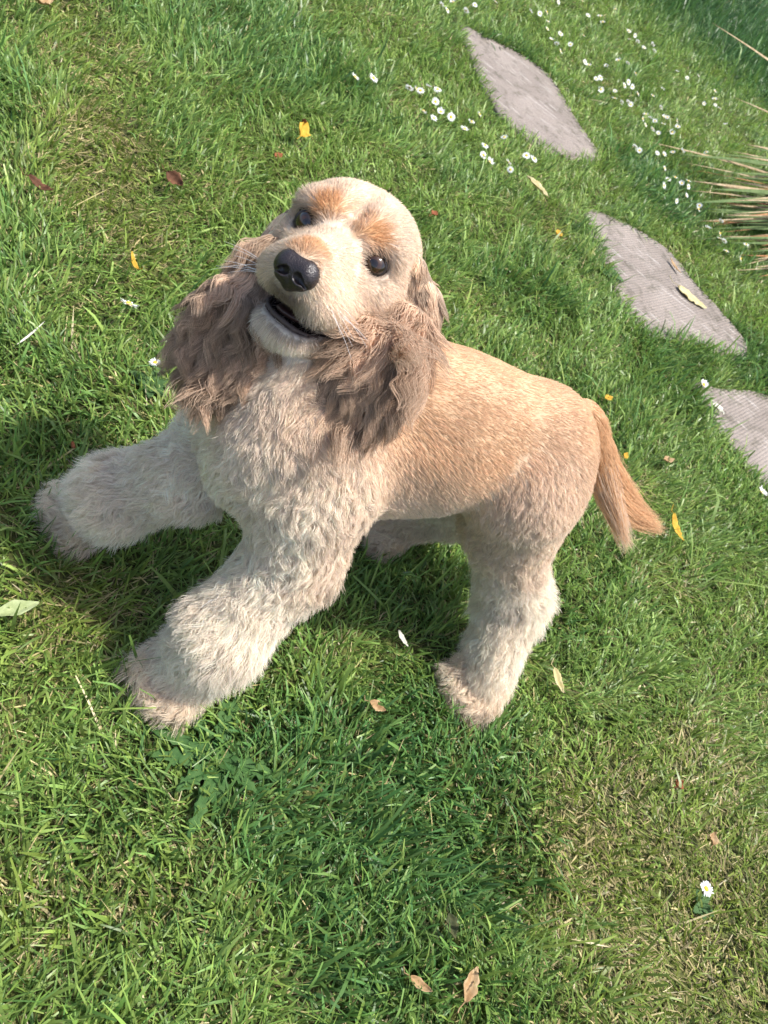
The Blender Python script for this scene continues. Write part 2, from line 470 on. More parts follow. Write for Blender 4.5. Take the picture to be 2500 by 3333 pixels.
leg(leg_fr, (.045, .035, .030, .028), (CREAM, CREAM, CREAM), (.018, .028, .032))
leg(leg_hl, (.060, .046, .030, .025), (FLANK, CREAM, CREAM), (.012, .032, .032))
leg(leg_hr, (.060, .045, .032, .026), (CREAM, CREAM, PAWC), (.012, .018, .020))
def paw(c, d, col, r=.030):
    d = nrm(np.array([d[0], d[1], 0])); s_ = np.array([-d[1], d[0], 0])
    for o_ in (-.024, -.008, .008, .024):
        body.append(Prim(c + s_ * o_ * .5 + np.array([0, 0, -.008]), c + s_ * o_ + d * (.034 - abs(o_) * .25) + np.array([0, 0, -.019]), .0205, .0155, .006, col, .021, d + DN * .5, .5, .003))
paw(PAW_FL, AX + SD * .75, PAWC); paw(PAW_FR, AX * 1.0 + SD * .35, PAWC)
paw(PAW_HL, AX * .8 + SD * .6, PAWC); paw(PAW_HR, AX + SD * .3, PAWC)
# haunch
body += [Prim(D(.055, .055, .295), P(1700, 1620, .25), .060, .058, .03, GOLD2, .010, DN + BACK * .3, .3),
         Prim(D(.045, .03, .322), D(.030, .03, .29), .052, .050, .04, GOLD, .009, BACK + DN, .25)]
# head
hb = -HY
MOUTH = (H(-.002, .012, -.0600), H(-.002, .10, -.0660), .035, .047); MN = nrm(HZ * .99 + HY * .09 + HX * .13)
body += [
    Prim(H(0, -.040, .000), H(0, -.062, .0), .0545, .050, .02, PALE, .010, hb, .25),
    Prim(H(.023, -.020, .009), H(.024, -.04, .012), .030, .030, .02, PALE, .010, hb + HX * .2, .25),
    Prim(H(-.023, -.020, .009), H(-.024, -.04, .012), .030, .030, .02, PALE, .010, hb - HX * .2, .25),
    Prim(H(.033, -.018, -.030), H(.038, -.05, -.026), .029, .032, .02, PALE, .009, hb + DN * .4 + HX * .2, .22),
    Prim(H(-.033, -.018, -.030), H(-.038, -.05, -.026), .029, .032, .02, PALE, .009, hb + DN * .4 - HX * .2, .22),
    Prim(H(0, .0, -.012), H(0, .072, -.022), .027, .0190, .015, PALE, .007, hb, .35),
    Prim(H(0, .018, -.028), H(0, .066, -.029), .031, .0220, .015, PALE, .008, hb + DN * .3, .35),
    Prim(H(.019, .016, -.044), H(.0190, .056, -.0440), .027, .0200, .012, PALE, .009, hb * .6 - HZ * .6 + HX * .5, .35),
    Prim(H(-.016, .022, -.034), H(-.0175, .062, -.036), .026, .0190, .012, PALE, .009, hb * .6 - HZ * .6 - HX * .5, .35),
    Prim(H(0, .064, -.032), H(0, .074, -.034), .019, .0150, .01, PALE, .005, hb - HZ * .5, .3),
    # lower jaw, a little open
    Prim(H(0, -.02, -.062), H(0, .046, -.0790), .031, .0145, .015, CHIN, .011, hb * .4 - HZ, .35),
    Prim(H(.013, .010, -.072), H(.0115, .046, -.0780), .0185, .0135, .01, CHIN, .011, hb * .4 - HZ, .35),
    Prim(H(-.013, .010, -.072), H(-.0115, .046, -.0780), .0185, .0135, .01, CHIN, .011, hb * .4 - HZ, .35),
    # brow ridges, cheek bones
    Prim(H(.040, -.004, .016), H(.016, .006, .014), .0125, .0120, .010, PALE, .010, hb + HX * .3 - HZ * .3, .3),
    Prim(H(-.040, -.004, .016), H(-.016, .006, .014), .0125, .0120, .010, PALE, .010, hb - HX * .3 - HZ * .3, .3),
    Prim(H(.041, .000, -.017), H(.026, .016, -.018), .0120, .0110, .010, PALE, .007, hb + HX * .3, .25),
    Prim(H(-.041, .000, -.017), H(-.026, .016, -.018), .0120, .0110, .010, PALE, .007, hb - HX * .3, .25),
    # mouth opening, forehead furrow and eye sockets
    Prim(H(0, .012, .030), H(0, -.03, .062), .007, .006, .012, neg=True),
    Prim(MOUTH[0], MOUTH[1], MOUTH[2], MOUTH[3], .004, sn=MN, ss=4.6, neg=True),
    Prim(H(.0345, .006, .0015), H(.034, .012, .0015), .0085, .0085, .007, neg=True),
    Prim(H(-.0345, .006, .0015), H(-.034, .012, .0015), .0085, .0085, .007, neg=True),
]
HV = .003
V, lo = build_sdf(body, HV)
bv, bq = surface_nets(V, lo, HV)

def hloc(p):
    q = p - HO
    return q @ HX, q @ HY, q @ HZ
def sm(a, b, x):
    t_ = np.clip((x - a) / (b - a), 0, 1); return t_ * t_ * (3 - 2 * t_)
def coat(p):
    """coat colour with the dog's own markings"""
    c, ln, fl, lf, cu, dn = blend(body, p)
    x, y, z = hloc(p)
    ax_ = np.abs(x)
    ishead = (y > -.12) & (y < .13) & (ax_ < .09) & (z > -.11) & (z < .09)
    def spot(cx, cy, cz, r, colr, amt, c):
        d = np.sqrt((ax_ - cx) ** 2 + (y - cy) ** 2 + (z - cz) ** 2) + .004 * noise(p, 120, 21)
        w_ = (amt * (1 - sm(r * .35, r, d)) * ishead)[:, None]
        return c * (1 - w_) + np.array(colr) * w_
    c = spot(.021, .010, .020, .020, RUST, .9, c)      # rusty brows
    c = spot(.013, .012, .016, .014, (.45, .26, .13), .6, c)
    c = spot(0, .078, -.012, .020, RUST, .85, c)        # rusty nose bridge
    c = spot(.035, .012, .001, .0200, (.14, .08, .055), .9, c)
    c = spot(.024, .016, -.002, .009, (.10, .06, .045), .85, c)   # dark eye rims
    c = spot(.020, .012, -.002, .012, (.40, .26, .17), .6, c)
    c = spot(0, .082, -.048, .022, (.16, .11, .09), .8, c)
    # apricot saddle fading to paler flanks and belly
    fz = (p - ORG) @ AX
    w_ = (.85 * sm(.350, .262, p[:, 2] + .008 * noise(p, 25, 34)) * sm(.33, .28, fz) * sm(-.06, .0, fz) * (p[:, 2] > .19))[:, None]
    c = c * (1 - w_) + np.array(FLANK) * w_
    # greyer hair along the lips
    md_ = Prim(MOUTH[0], MOUTH[1], MOUTH[2], MOUTH[3], sn=MN, ss=4.6).sdf(p)
    w_ = (.72 * sm(.030, .004, md_) * ishead * (y > .0))[:, None]
    c = c * (1 - w_) + np.array((.30, .235, .195)) * w_
    # warm tone over skull and cheeks
    nz = noise(p, 35, 31)[:, None]
    c = c * (1 + .10 * nz)
    # grass-stained, browner toes
    w_ = (.5 * (1 - sm(.012, .034, p[:, 2])) * (.5 + .5 * noise(p, 70, 33)))[:, None]
    c = c * (1 - w_) + np.array((.42, .27, .16)) * w_
    return c, ln, fl, lf, cu, dn
cc, ln, fl, lf, cu, dn = coat(bv)
bn = grad_normals(body, bv)
x, y, z = hloc(bv)
mouthd = Prim(MOUTH[0], MOUTH[1], MOUTH[2], MOUTH[3], sn=MN, ss=4.6).sdf(bv)
inm = sm(.0075, .0015, mouthd)[:, None] * ((y > -.02) & (y < .12))[:, None]
skin = cc * .78
skin = skin * (1 - inm) + np.array((.030, .016, .014)) * inm
es = np.minimum(np.linalg.norm(bv - H(.0345, .006, .0015), axis=1), np.linalg.norm(bv - H(-.0345, .006, .0015), axis=1))
w_ = sm(.0145, .011, es)[:, None]; skin = skin * (1 - w_) + np.array((.025, .016, .013)) * w_

dog = link_obj('dog', None); dog.location = tuple(D(.2, .05, 0))
tag(dog, 'golden cream cocker spaniel with long wavy ears standing on the lawn looking up', 'dog')
OFF = np.array(dog.location)
body_o = link_obj('body', np_mesh('body', bv - OFF, bq.ravel(), np.arange(len(bq)) * 4, M_SKIN, cols=skin), dog)

# fur over the body
dens = .35 + 0 * ln
ishd = np.linalg.norm(bv - H(0, .0, -.01), axis=1) < .13
dens = np.where(ishd, 2.0, 1.0)
dens *= 1 - .97 * (inm[:, 0] > .30); dens *= 1 - .97 * (es < .0120)
nd = np.linalg.norm(bv - H(0, .091, -.030), axis=1); dens *= 1 - .97 * (nd < .0150)
NF = 360000
root = sample_surface(bv, bq, NF, dens, RNG)
c, ln, fl, lf, cu, dn = coat(root)
nor = grad_normals(body, root)
ln = ln * (1 + .25 * noise(root, 60, 41))
x, y, z = hloc(root)
c = c * (1 + .13 * RNG.normal(size=(NF, 1)))
c = np.clip(c * (1 + .02 * RNG.normal(size=(NF, 3))), .03, .95)
longm = ln > .0125
wsc = np.where(np.linalg.norm(root - H(0, .0, -.01), axis=1) < .12, .72, 1.0)
for nm, msk, K, cd_, cl, dn_, ds_, wd in (('short_fur', ~longm, 4, .15, .12, .13, 22, .00023), ('leg_fur', longm, 7, .040, .50, .72, 30, .00024)):
    pos, rad, cl_ = grow(root[msk], nor[msk], fl[msk], ln[msk], lf[msk], cu[msk], c[msk], K, cd_, RNG, clump=cl, dirn=dn_, dirscale=ds_, width=wd, grav=.15, tipdark=-.06, tone=(.02 if K == 4 else .07), wscale=wsc[msk], rnd=(.10 if K == 4 else .15), liftn=(.05 if K == 4 else .10))
    make_curves(nm, pos - OFF, rad, cl_, M_FUR, body_o)

# ---- ears: leather flap + long wavy hair
def body_val(q):
    r_ = None
    for p_ in body:
        if p_.neg: continue
        d_ = p_.sdf(q); r_ = d_ if r_ is None else smin(r_, d_, p_.k)
    return r_
def in_front(px, py, z, off):
    """point on the pixel's ray at height z, or just clear of the body surface where that is nearer"""
    p1 = P(px, py, z); d_ = nrm(p1 - cC); far = np.linalg.norm(p1 - cC); t_ = .3
    for _ in range(60):
        v_ = body_val((cC + d_ * t_)[None])[0]
        if v_ < .001 or t_ > far + .2: break
        t_ += v_ * .9
    return cC + d_ * min(far, t_ - off)
def ear(axis_px, width, nvec, seed, label, off):
    rng = np.random.default_rng(seed)
    pts = [in_front(*a, o_) for a, o_ in zip(axis_px, off)]
    print('ear depths', [round(float(Q(p)[2]), 3) for p in pts], [np.round([(p - ORG) @ AX, (p - ORG) @ SD, p[2]], 3).tolist() for p in pts])
    pr = []
    for i in range(len(pts) - 1):
        pr.append(Prim(pts[i], pts[i + 1], width[i], width[i + 1], .02, EARC, .045, nrm(pts[i + 1] - pts[i]) * .7 + DN * .6, .07, .0030, sn=nrm(nvec), ss=3.0))
    V_, l_ = build_sdf(pr, .003); v_, q_ = surface_nets(V_, l_, .003)
    e = link_obj('ear', np_mesh('ear', v_ - OFF, q_.ravel(), np.arange(len(q_)) * 4, M_SKIN, cols=np.tile(np.array(EARC) * .45, (len(v_), 1))), dog)
    tag(e, label)
    n = 32000
    r = sample_surface(v_, q_, n, np.ones(len(v_)), rng)
    c_, ln_, fl_, lf_, cu_, _ = blend(pr, r)
    no = grad_normals(pr, r)
    tpar = np.clip(((r - pts[0]) @ nrm(pts[-1] - pts[0])) / np.linalg.norm(pts[-1] - pts[0]), 0, 1)
    ln_ = .018 + .038 * sm(0, .5, tpar)
    cu_ = .0022 + .0020 * sm(.05, .5, tpar)
    top = np.array(GOLD2)
    c_ = top * .9 * (1 - sm(.0, .35, tpar))[:, None] + np.array(EARC) * sm(.0, .35, tpar)[:, None]
    c_ = c_ * (1 + .28 * noise(r, 70, seed))[:, None] * (1 + .18 * rng.normal(size=(n, 1)))
    pos, rad, cl_ = grow(r, no, fl_, ln_, lf_, cu_, np.clip(c_, .05, .92), 14, .011, rng, clump=.86, dirn=.10, dirscale=22, width=.00028, grav=.30, wave_len=.027, tipdark=-.22, tone=.20, rnd=.07, liftn=.04, coher=.75)
    make_curves('ear_hair', pos - OFF, rad, cl_, M_FUR, e)
    return e
ear([(1325, 880, .430), (1345, 985, .41), (1300, 1095, .385), (1240, 1185, .368), (1210, 1235, .36)], (.018, .024, .031, .038, .036), nrm(cC - P(1250, 1150, .38)) + SD * .3, 5,
    'near ear hanging over the shoulder', (-.020, -.004, .010, .018, .018))
ear([(955, 740, .430), (875, 850, .412), (795, 985, .385), (758, 1070, .365), (755, 1100, .357)], (.016, .022, .026, .028, .027), nrm(cC - P(740, 1000, .39)) + AX * .3, 6,
    'far ear swinging out over the grass', (-9, -9, -9, -9, -9))

# ---- eyes
M_EYE, t, b, o_ = mat('dark_eye')
b.inputs['Base Color'].default_value = (.012, .007, .005, 1); b.inputs['Roughness'].default_value = .06; b.inputs['Coat Weight'].default_value = .6
M_RIM, t, b, o_ = mat('eye_rim')
b.inputs['Base Color'].default_value = (.02, .013, .011, 1); b.inputs['Roughness'].default_value = .45
M_IRIS, t, b, o_ = mat('iris')
b.inputs['Base Color'].default_value = (.040, .017, .007, 1); b.inputs['Roughness'].default_value = .08; b.inputs['Coat Weight'].default_value = .6
for sx in (1, -1):
    e0 = H(.0335 * sx, .0052, .0010); look = nrm(nrm(cC - e0) * .75 + HY * .45)
    zz = look; xx = nrm(np.cross(HZ, zz)); yy = np.cross(zz, xx)
    bm = bmesh.new(); bmesh.ops.create_uvsphere(bm, u_segments=28, v_segments=18, radius=.0112)
    me = bpy.data.meshes.new('eye'); bm.to_mesh(me); bm.free(); me.materials.append(M_EYE); me.materials.append(M_IRIS)
    for p in me.polygons:
        p.use_smooth = True
        r_ = math.hypot(p.center.x, p.center.y)
        if p.center.z > 0 and .0035 < r_ < .0066: p.material_index = 1
    eo = link_obj('eye', me, dog)
    mm_ = Matrix.Identity(4)
    for i in range(3): mm_[i][0], mm_[i][1], mm_[i][2], mm_[i][3] = xx[i], yy[i], zz[i], (e0 - OFF)[i]
    eo.matrix_local = mm_
    # eyelid ring
    Vv = []; Ff = []; n_, k_ = 36, 8
    for i in range(n_):
        a = 2 * math.pi * i / n_
        rx, ry = .0102, .0084
        th = .0021 if math.sin(a) > 0 else .0016
        for j in range(k_):
            bb = 2 * math.pi * j / k_
            Vv.append(((rx + th * math.cos(bb)) * math.cos(a), (ry + th * math.cos(bb)) * math.sin(a), .0050 + th * math.sin(bb) - .10 * abs(math.cos(a)) * .02))
    for i in range(n_):
        for j in range(k_):
            Ff.append((i * k_ + j, ((i + 1) % n_) * k_ + j, ((i + 1) % n_) * k_ + (j + 1) % k_, i * k_ + (j + 1) % k_))
    link_obj('eyelid', mesh_simple('eyelid', Vv, Ff, M_RIM), eo)

# ---- nose leather
M_NOSE, t, b, o_ = mat('nose_leather')
b.inputs['Base Color'].default_value = (.018, .0125, .013, 1); b.inputs['Roughness'].default_value = .38; b.inputs['Specular IOR Level'].default_value = .55
vo = N(t, 'ShaderNodeTexVoronoi'); vo.inputs['Scale'].default_value = 900
tc = N(t, 'ShaderNodeTexCoord'); t.links.new(tc.outputs['Object'], vo.inputs['Vector'])
bp = N(t, 'ShaderNodeBump'); bp.inputs['Strength'].default_value = .5; bp.inputs['Distance'].default_value = .0006
t.links.new(vo.outputs['Distance'], bp.inputs['Height']); t.links.new(bp.outputs[0], b.inputs['Normal'])
NH = lambda x, y, z: H(x * .86, .0885 + (y - .085) * .86, -.0310 + (z + .0295) * .84)
nose = [
    Prim(NH(.0085, .082, -.0225), NH(-.0085, .082, -.0225), .0110, .0110, .006),
    Prim(NH(.0095, .085, -.028), NH(.0085, .087, -.0310), .0090, .0078, .005),
    Prim(NH(-.0095, .085, -.028), NH(-.0085, .087, -.0310), .0090, .0078, .005),
    Prim(NH(0, .080, -.030), NH(0, .0835, -.0385), .0106, .0060, .005),
    Prim(NH(.0066, .0955, -.0285), NH(.0092, .0930, -.0295), .0037, .0033, .0010, neg=True),
    Prim(NH(.0098, .0945, -.0300), NH(.0175, .0885, -.0335), .0022, .0012, .0015, neg=True),
    Prim(NH(-.0066, .0955, -.0285), NH(-.0092, .0930, -.0295), .0037, .0033, .0010, neg=True),
    Prim(NH(-.0098, .0945, -.0300), NH(-.0175, .0885, -.0335), .0022, .0012, .0015, neg=True),
    Prim(NH(0, .0965, -.027), NH(0, .0915, -.046), .0008, .0008, .0015, neg=True),
]
V_, l_ = build_sdf(nose, .0008, .02); v_, q_ = surface_nets(V_, l_, .0008)
link_obj('nose', np_mesh('nose', v_ - OFF, q_.ravel(), np.arange(len(q_)) * 4, M_NOSE), dog)

# ---- tongue, low in the open mouth
M_TONGUE, t, b, o_ = mat('mouth_inside')
b.inputs['Base Color'].default_value = (.05, .022, .02, 1); b.inputs['Roughness'].default_value = .4
tg = [Prim(H(0, .010, -.064), H(0, .042, -.0695), .019, .015, .01, sn=HZ, ss=3.5)]
V_, l_ = build_sdf(tg, .002, .02); v_, q_ = surface_nets(V_, l_, .002)
link_obj('tongue', np_mesh('tongue', v_ - OFF, q_.ravel(), np.arange(len(q_)) * 4, M_TONGUE), dog)

# ---- dark lower lip rim
arc = [(.0275, .004, -.0675), (.0270, .020, -.0690), (.0250, .036, -.0705), (.0195, .049, -.0715), (.0100, .0565, -.0718), (0, .0585, -.0715)]
arc = arc + [(-x_, y_, z_) for x_, y_, z_ in arc[-2::-1]]
lp = [H(x_, y_, z_ - x_ * .13) for x_, y_, z_ in arc]
lip = [Prim(lp[i_], lp[i_ + 1], .0021, .0021, .002) for i_ in range(len(lp) - 1)]
V_, l_ = build_sdf(lip, .0008, .01); v_, q_ = surface_nets(V_, l_, .0008)
M_LIP, t, b, o_ = mat('lip'); b.inputs['Base Color'].default_value = (.075, .050, .042, 1); b.inputs['Roughness'].default_value = .7
link_obj('lip', np_mesh('lip', v_ - OFF, q_.ravel(), np.arange(len(q_)) * 4, M_LIP), dog)

# ---- whiskers
rng = np.random.default_rng(3)
rt = []; tp = []
for sx in (1, -1):
    for i in range(9):
        a = H(sx * (.024 + .006 * rng.random()), .045 + .025 * rng.random(), -.036 - .012 * rng.random())
        dd = nrm(HX * sx * (.8 + .4 * rng.random()) + HY * (.1 + .3 * rng.random()) + HZ * rng.uniform(-.5, .25))
        rt.append(a); tp.append(dd * rng.uniform(.025, .05))
rt, tp = np.array(rt), np.array(tp); ss = np.linspace(0, 1, 6)
pos = rt[:, None] + tp[:, None] * ss[None, :, None] + np.array([0, 0, -.010])[None, None] * (ss ** 2)[None, :, None]
make_curves('whiskers', pos - OFF, np.tile(.00022 * (1 - .7 * ss), (len(rt), 1)), np.full((len(rt), 6, 3), .85), M_FUR, dog)

# ---- tail with feathering
tl = [P(1893, 1350, .345), P(1930, 1440, .318), P(1948, 1520, .296), P(1970, 1590, .276), P(2000, 1640, .262)]
tr_ = (.019, .014, .011, .008, .005)
TC = (.68, .44, .25)
pr = [Prim(tl[i], tl[i + 1], tr_[i], tr_[i + 1], .015, TC, .03, tl[i + 1] - tl[i], .18, .0008) for i in range(4)]
V_, l_ = build_sdf(pr, .003); v_, q_ = surface_nets(V_, l_, .003)
tail = link_obj('tail', np_mesh('tail', v_ - OFF, q_.ravel(), np.arange(len(q_)) * 4, M_SKIN, cols=np.tile(np.array(TC) * .6, (len(v_), 1))), dog)
n = 9000
r = sample_surface(v_, q_, n, np.ones(len(v_)), RNG)
c_, ln_, fl_, lf_, cu_, _ = blend(pr, r); no = grad_normals(pr, r)
tdist = np.linalg.norm(r[:, None] - np.array(tl)[None], axis=-1).argmin(1) / 4.0
tipA, tipB = P(2150, 1725, .225), P(2045, 1790, .235)
pickB = RNG.random(n) < .28
tgt = np.where(pickB[:, None], tipB, tipA) + RNG.normal(size=(n, 3)) * .0055
low = RNG.random(n) < sm(.1, .6, tdist)
end = np.where(low[:, None], r + (tgt - r) * RNG.uniform(.30, 1.0, (n, 1)), r + nrm(fl_ + .25 * no) * RNG.uniform(.015, .03, (n, 1)))
ctl = r + nrm(fl_) * .4 * np.linalg.norm(end - r, axis=1)[:, None] + no * .006
ss = np.linspace(0, 1, 9)[None, :, None]
pos = r[:, None] * (1 - ss) ** 2 + ctl[:, None] * 2 * ss * (1 - ss) + end[:, None] * ss ** 2
pos = pos + .0012 * np.sin(ss * 9 + RNG.random((n, 1, 1)) * 6) * no[:, None] * ss
c_ = c_ * (1 + .15 * RNG.normal(size=(n, 1))); c_ = np.where((pickB & low & (RNG.random(n) < .7))[:, None], c_ * .3 + np.array(PALE) * .65, c_)
cl_ = np.repeat(np.clip(c_, .05, .93)[:, None], 9, 1); rad = np.tile(.00030 * (1 - .75 * np.linspace(0, 1, 9) ** 1.5), (n, 1))
make_curves('tail_hair', pos - OFF, rad, cl_, M_FUR, tail)

# ------------------------------------------------------------------ grass
def grass_field():
    rng = np.random.default_rng(21)
    n0 = 1500000
    # candidate roots over the visible ground with a margin, thinned with distance from the viewer
    xx = rng.uniform(-2.4, 2.6, n0); dd = 0.0 + 10.2 * rng.random(n0) ** 2.0; yy = dd - .25
    pts = np.stack([xx, yy, np.zeros(n0)], -1)
    q = Q(pts); dep = q[:, 2]
    mrg = 330 + 120 / np.maximum(dep, .2)
    keep = (dep > .15) & (q[:, 0] > -mrg) & (q[:, 0] < 2500 + mrg) & (q[:, 1] > -mrg) & (q[:, 1] < 3333 + mrg)
    xx, yy, dep = xx[keep], yy[keep], dep[keep]
    # wanted density per m2 against the density drawn
    drawn = n0 / 5.0 / (2 * np.sqrt(10.2 * np.maximum(yy + .25, 1e-3)))
    want = 66000 * np.minimum(1, (1.15 / dep) ** 1.55)
    keep = rng.random(len(xx)) < want / drawn
    xx, yy, dep = xx[keep], yy[keep], dep[keep]
    # thinner lawn beyond the sides of the view
    ex, ey = rng.uniform(-2.0, 2.3, 150000), rng.uniform(-.6, 5.5, 150000)
    eq = Q(np.stack([ex, ey, 0 * ex], -1)); em = 330 + 120 / np.maximum(eq[:, 2], .2)
    eo_ = (eq[:, 2] < .15) | (eq[:, 0] < -em) | (eq[:, 0] > 2500 + em) | (eq[:, 1] < -em) | (eq[:, 1] > 3333 + em)
    eo_ &= rng.random(150000) < .95
    nex = int(eo_.sum()); xx = np.concatenate([xx, ex[eo_]]); yy = np.concatenate([yy, ey[eo_]])
    outer = np.arange(len(xx)) >= len(xx) - nex; dep = np.concatenate([dep, np.full(nex, 1.9)])
    ok = np.ones(len(xx), bool)
    for poly in STONE_POLYS: ok &= ~in_poly(xx, yy, poly)
    for pw in (PAW_FL, PAW_FR, PAW_HL, PAW_HR): ok &= (xx - pw[0]) ** 2 + (yy - pw[1]) ** 2 > .032 ** 2
    xx, yy, dep = xx[ok], yy[ok], dep[ok]; outer = outer[ok]
    fr_x, fr_y, fr_az = [], [], []
    for poly in STONE_POLYS:
        nxt = np.roll(poly, -1, 0); seg = nxt - poly; ctr = poly.mean(0)
        for p0, sg in zip(poly, seg):
            ln0 = np.hypot(*sg); cnt = int(ln0 * 800)
            tt = rng.random(cnt); off = rng.normal(.002, .006, cnt)
            nn = np.array([sg[1], -sg[0]]) / max(ln0, 1e-6)
            if nn @ (p0 - ctr) < 0: nn = -nn
            fr_x.append(p0[0] + sg[0] * tt + nn[0] * off); fr_y.append(p0[1] + sg[1] * tt + nn[1] * off)
            fr_az.append(np.full(cnt, math.atan2(-nn[1], -nn[0])) + rng.normal(0, .8, cnt))
    fr_x, fr_y, fr_az = map(np.concatenate, (fr_x, fr_y, fr_az)); nfr = len(fr_x)
    xx = np.concatenate([xx, fr_x]); yy = np.concatenate([yy, fr_y]); dep = np.concatenate([dep, Q(np.stack([fr_x, fr_y, 0 * fr_x], -1))[:, 2]])
    n = len(xx); fringe = np.arange(n) >= n - nfr
    qq = Q(np.stack([xx, yy, 0 * xx], -1)); u, v = qq[:, 0], qq[:, 1]
    n_a = noise2(xx, yy, 3.1, 1); n_b = noise2(xx, yy, 8.0, 2); n_c = noise2(xx, yy, 22, 3)
    def patch(px, py, pz, r, soft=.5):
        c = P(px, py)[:2]; d = np.hypot(xx - c[0], yy - c[1]) * (1 + .25 * n_b)
        return 1 - sm(r * soft, r, d)
    lush = np.clip(.35 * n_a + .35 * n_b + .1, 0, 1)
    lush = np.maximum(lush, .9 * patch(1450, 2650, 0, .20)); lush = np.maximum(lush, .85 * patch(1050, 2600, 0, .16))
    lush = np.maximum(lush, .7 * patch(1250, 3000, 0, .16)); lush = np.maximum(lush, .8 * patch(2150, 620, 0, .30)); lush = np.maximum(lush, .8 * patch(2470, 1190, 0, .2))
    lush = np.maximum(lush, .9 * sm(4.2, 5.5, yy))  # far corner: longer lush grass, its darker green partly painting the shade there
    lush = np.maximum(lush, .6 * patch(850, 150, 0, .35))
    dry = np.clip(.5 * noise2(xx, yy, 5, 9) + .35 * n_c - .12, 0, 1)
    for a in ((1900, 2800, .17), (2250, 3050, .22), (2400, 2850, .18), (1700, 2720, .10), (2050, 3250, .2), (2300, 2500, .12), (1750, 2950, .10), (2050, 2650, .12), (250, 1950, .10), (200, 620, .16), (300, 450, .18), (450, 780, .12), (100, 2950, .10), (430, 2900, .08), (1650, 1350, .12)):
        dry = np.maximum(dry, .85 * patch(a[0], a[1], 0, a[2], .2) * (.55 + .6 * np.abs(n_c)))
    dry *= (1 - .7 * lush)
    kind = rng.random(n)
    thatch = kind < .09 + .62 * dry           # pale dead straw, lying flat
    L = (.019 + .027 * rng.random(n) ** 1.4 + .018 * lush * rng.random(n)) * (1 + .22 * n_b)
    tall = rng.random(n) < .014 + .020 * lush
    L = L * (1 + .9 * sm(4.6, 5.6, yy))
    L = np.where(tall, L * rng.uniform(1.5, 2.3, n), L)
    L *= np.clip(.9 + .10 * dep, 1, 1.35)
    lean = np.abs(rng.normal(.62, .42, n)) + .18 * (1 - lush)
    lean = np.where(thatch, rng.uniform(1.1, 1.5, n), lean)
    # blades lean in loose swirls
    base_az = 1.6 * n_a * math.pi + .9 * n_b * math.pi
    az = base_az + rng.normal(0, 1.15, n)
    az[fringe] = fr_az; L = np.where(fringe, L * .95, L)
    W = (.00074 + .0011 * rng.random(n) ** 2 + .0003 * lush) * np.clip(.8 + .32 * dep, 1, 2.8)
    W = np.where(tall & (rng.random(n) < .5), W * 1.45, W)
    W = np.where(thatch, W * .7, W)
    bend = rng.normal(.45, .45, n); bend = np.where(thatch, rng.normal(.1, .3, n), bend)
    K = 4
    z0 = gh(xx, yy) - .003
    cur = np.stack([xx, yy, z0], -1); ang = lean.copy()
    hd = np.stack([np.cos(az), np.sin(az)], -1)
    tw = rng.normal(0, .7, n)
    sidev = np.stack([-np.sin(az + tw), np.cos(az + tw), .25 * rng.normal(size=n)], -1); sidev = nrm(sidev)
    prof = np.array([.75, 1.0, .82, .06])
    blunt = rng.random(n) < .28
    vs = np.zeros((n, 2 * K, 3), np.float32); zmin = z0 + .002
    for i in range(K):
        wi = W * prof[i]
        if i == K - 1: wi = np.where(blunt, W * .55, wi)
        vs[:, 2 * i] = cur - sidev * wi[:, None]; vs[:, 2 * i + 1] = cur + sidev * wi[:, None]
        dirv = np.stack([hd[:, 0] * np.sin(ang), hd[:, 1] * np.sin(ang), np.cos(ang)], -1)
        cur = cur + dirv * (L / (K - 1))[:, None]
        cur[:, 2] = np.maximum(cur[:, 2], zmin + .004 * rng.random(n))
        ang = np.clip(ang + bend / (K - 1) * (1.0 + .4 * i), -.4, 1.75)
    # colours: fresh yellow green to bluish lush green; straw
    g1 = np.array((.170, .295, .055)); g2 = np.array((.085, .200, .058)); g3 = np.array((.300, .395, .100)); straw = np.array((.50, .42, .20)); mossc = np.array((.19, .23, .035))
    a = rng.random((n, 1))
    colr = g1 * (1 - a) + g3 * a
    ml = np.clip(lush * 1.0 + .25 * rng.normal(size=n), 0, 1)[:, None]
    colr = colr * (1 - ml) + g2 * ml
    mo = np.clip(dry * 1.1 + .2 * rng.normal(size=n), 0, .8)[:, None]
    colr = colr * (1 - mo) + mossc * mo
    dk = (.55 * sm(4.7, 5.7, yy))[:, None]  # far corner: shade put into the colour of the longer, bluer blades
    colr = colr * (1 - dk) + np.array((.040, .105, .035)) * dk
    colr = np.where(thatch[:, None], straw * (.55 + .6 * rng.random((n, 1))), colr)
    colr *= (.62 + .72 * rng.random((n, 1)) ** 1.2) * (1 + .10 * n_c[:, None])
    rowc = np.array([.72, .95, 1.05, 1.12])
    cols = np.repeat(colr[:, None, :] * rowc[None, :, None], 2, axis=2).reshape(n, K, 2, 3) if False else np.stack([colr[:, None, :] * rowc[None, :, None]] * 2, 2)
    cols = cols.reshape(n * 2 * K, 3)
    base = (np.arange(n) * 2 * K)[:, None, None]
    f = np.array([[2 * i, 2 * i + 1, 2 * i + 3, 2 * i + 2] for i in range(K - 1)])[None]
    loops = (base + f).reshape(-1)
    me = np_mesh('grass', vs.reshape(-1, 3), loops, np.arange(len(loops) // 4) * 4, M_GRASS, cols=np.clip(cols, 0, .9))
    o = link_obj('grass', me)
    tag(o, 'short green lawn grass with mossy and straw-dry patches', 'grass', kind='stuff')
    print('grass blades', n)
grass_field()

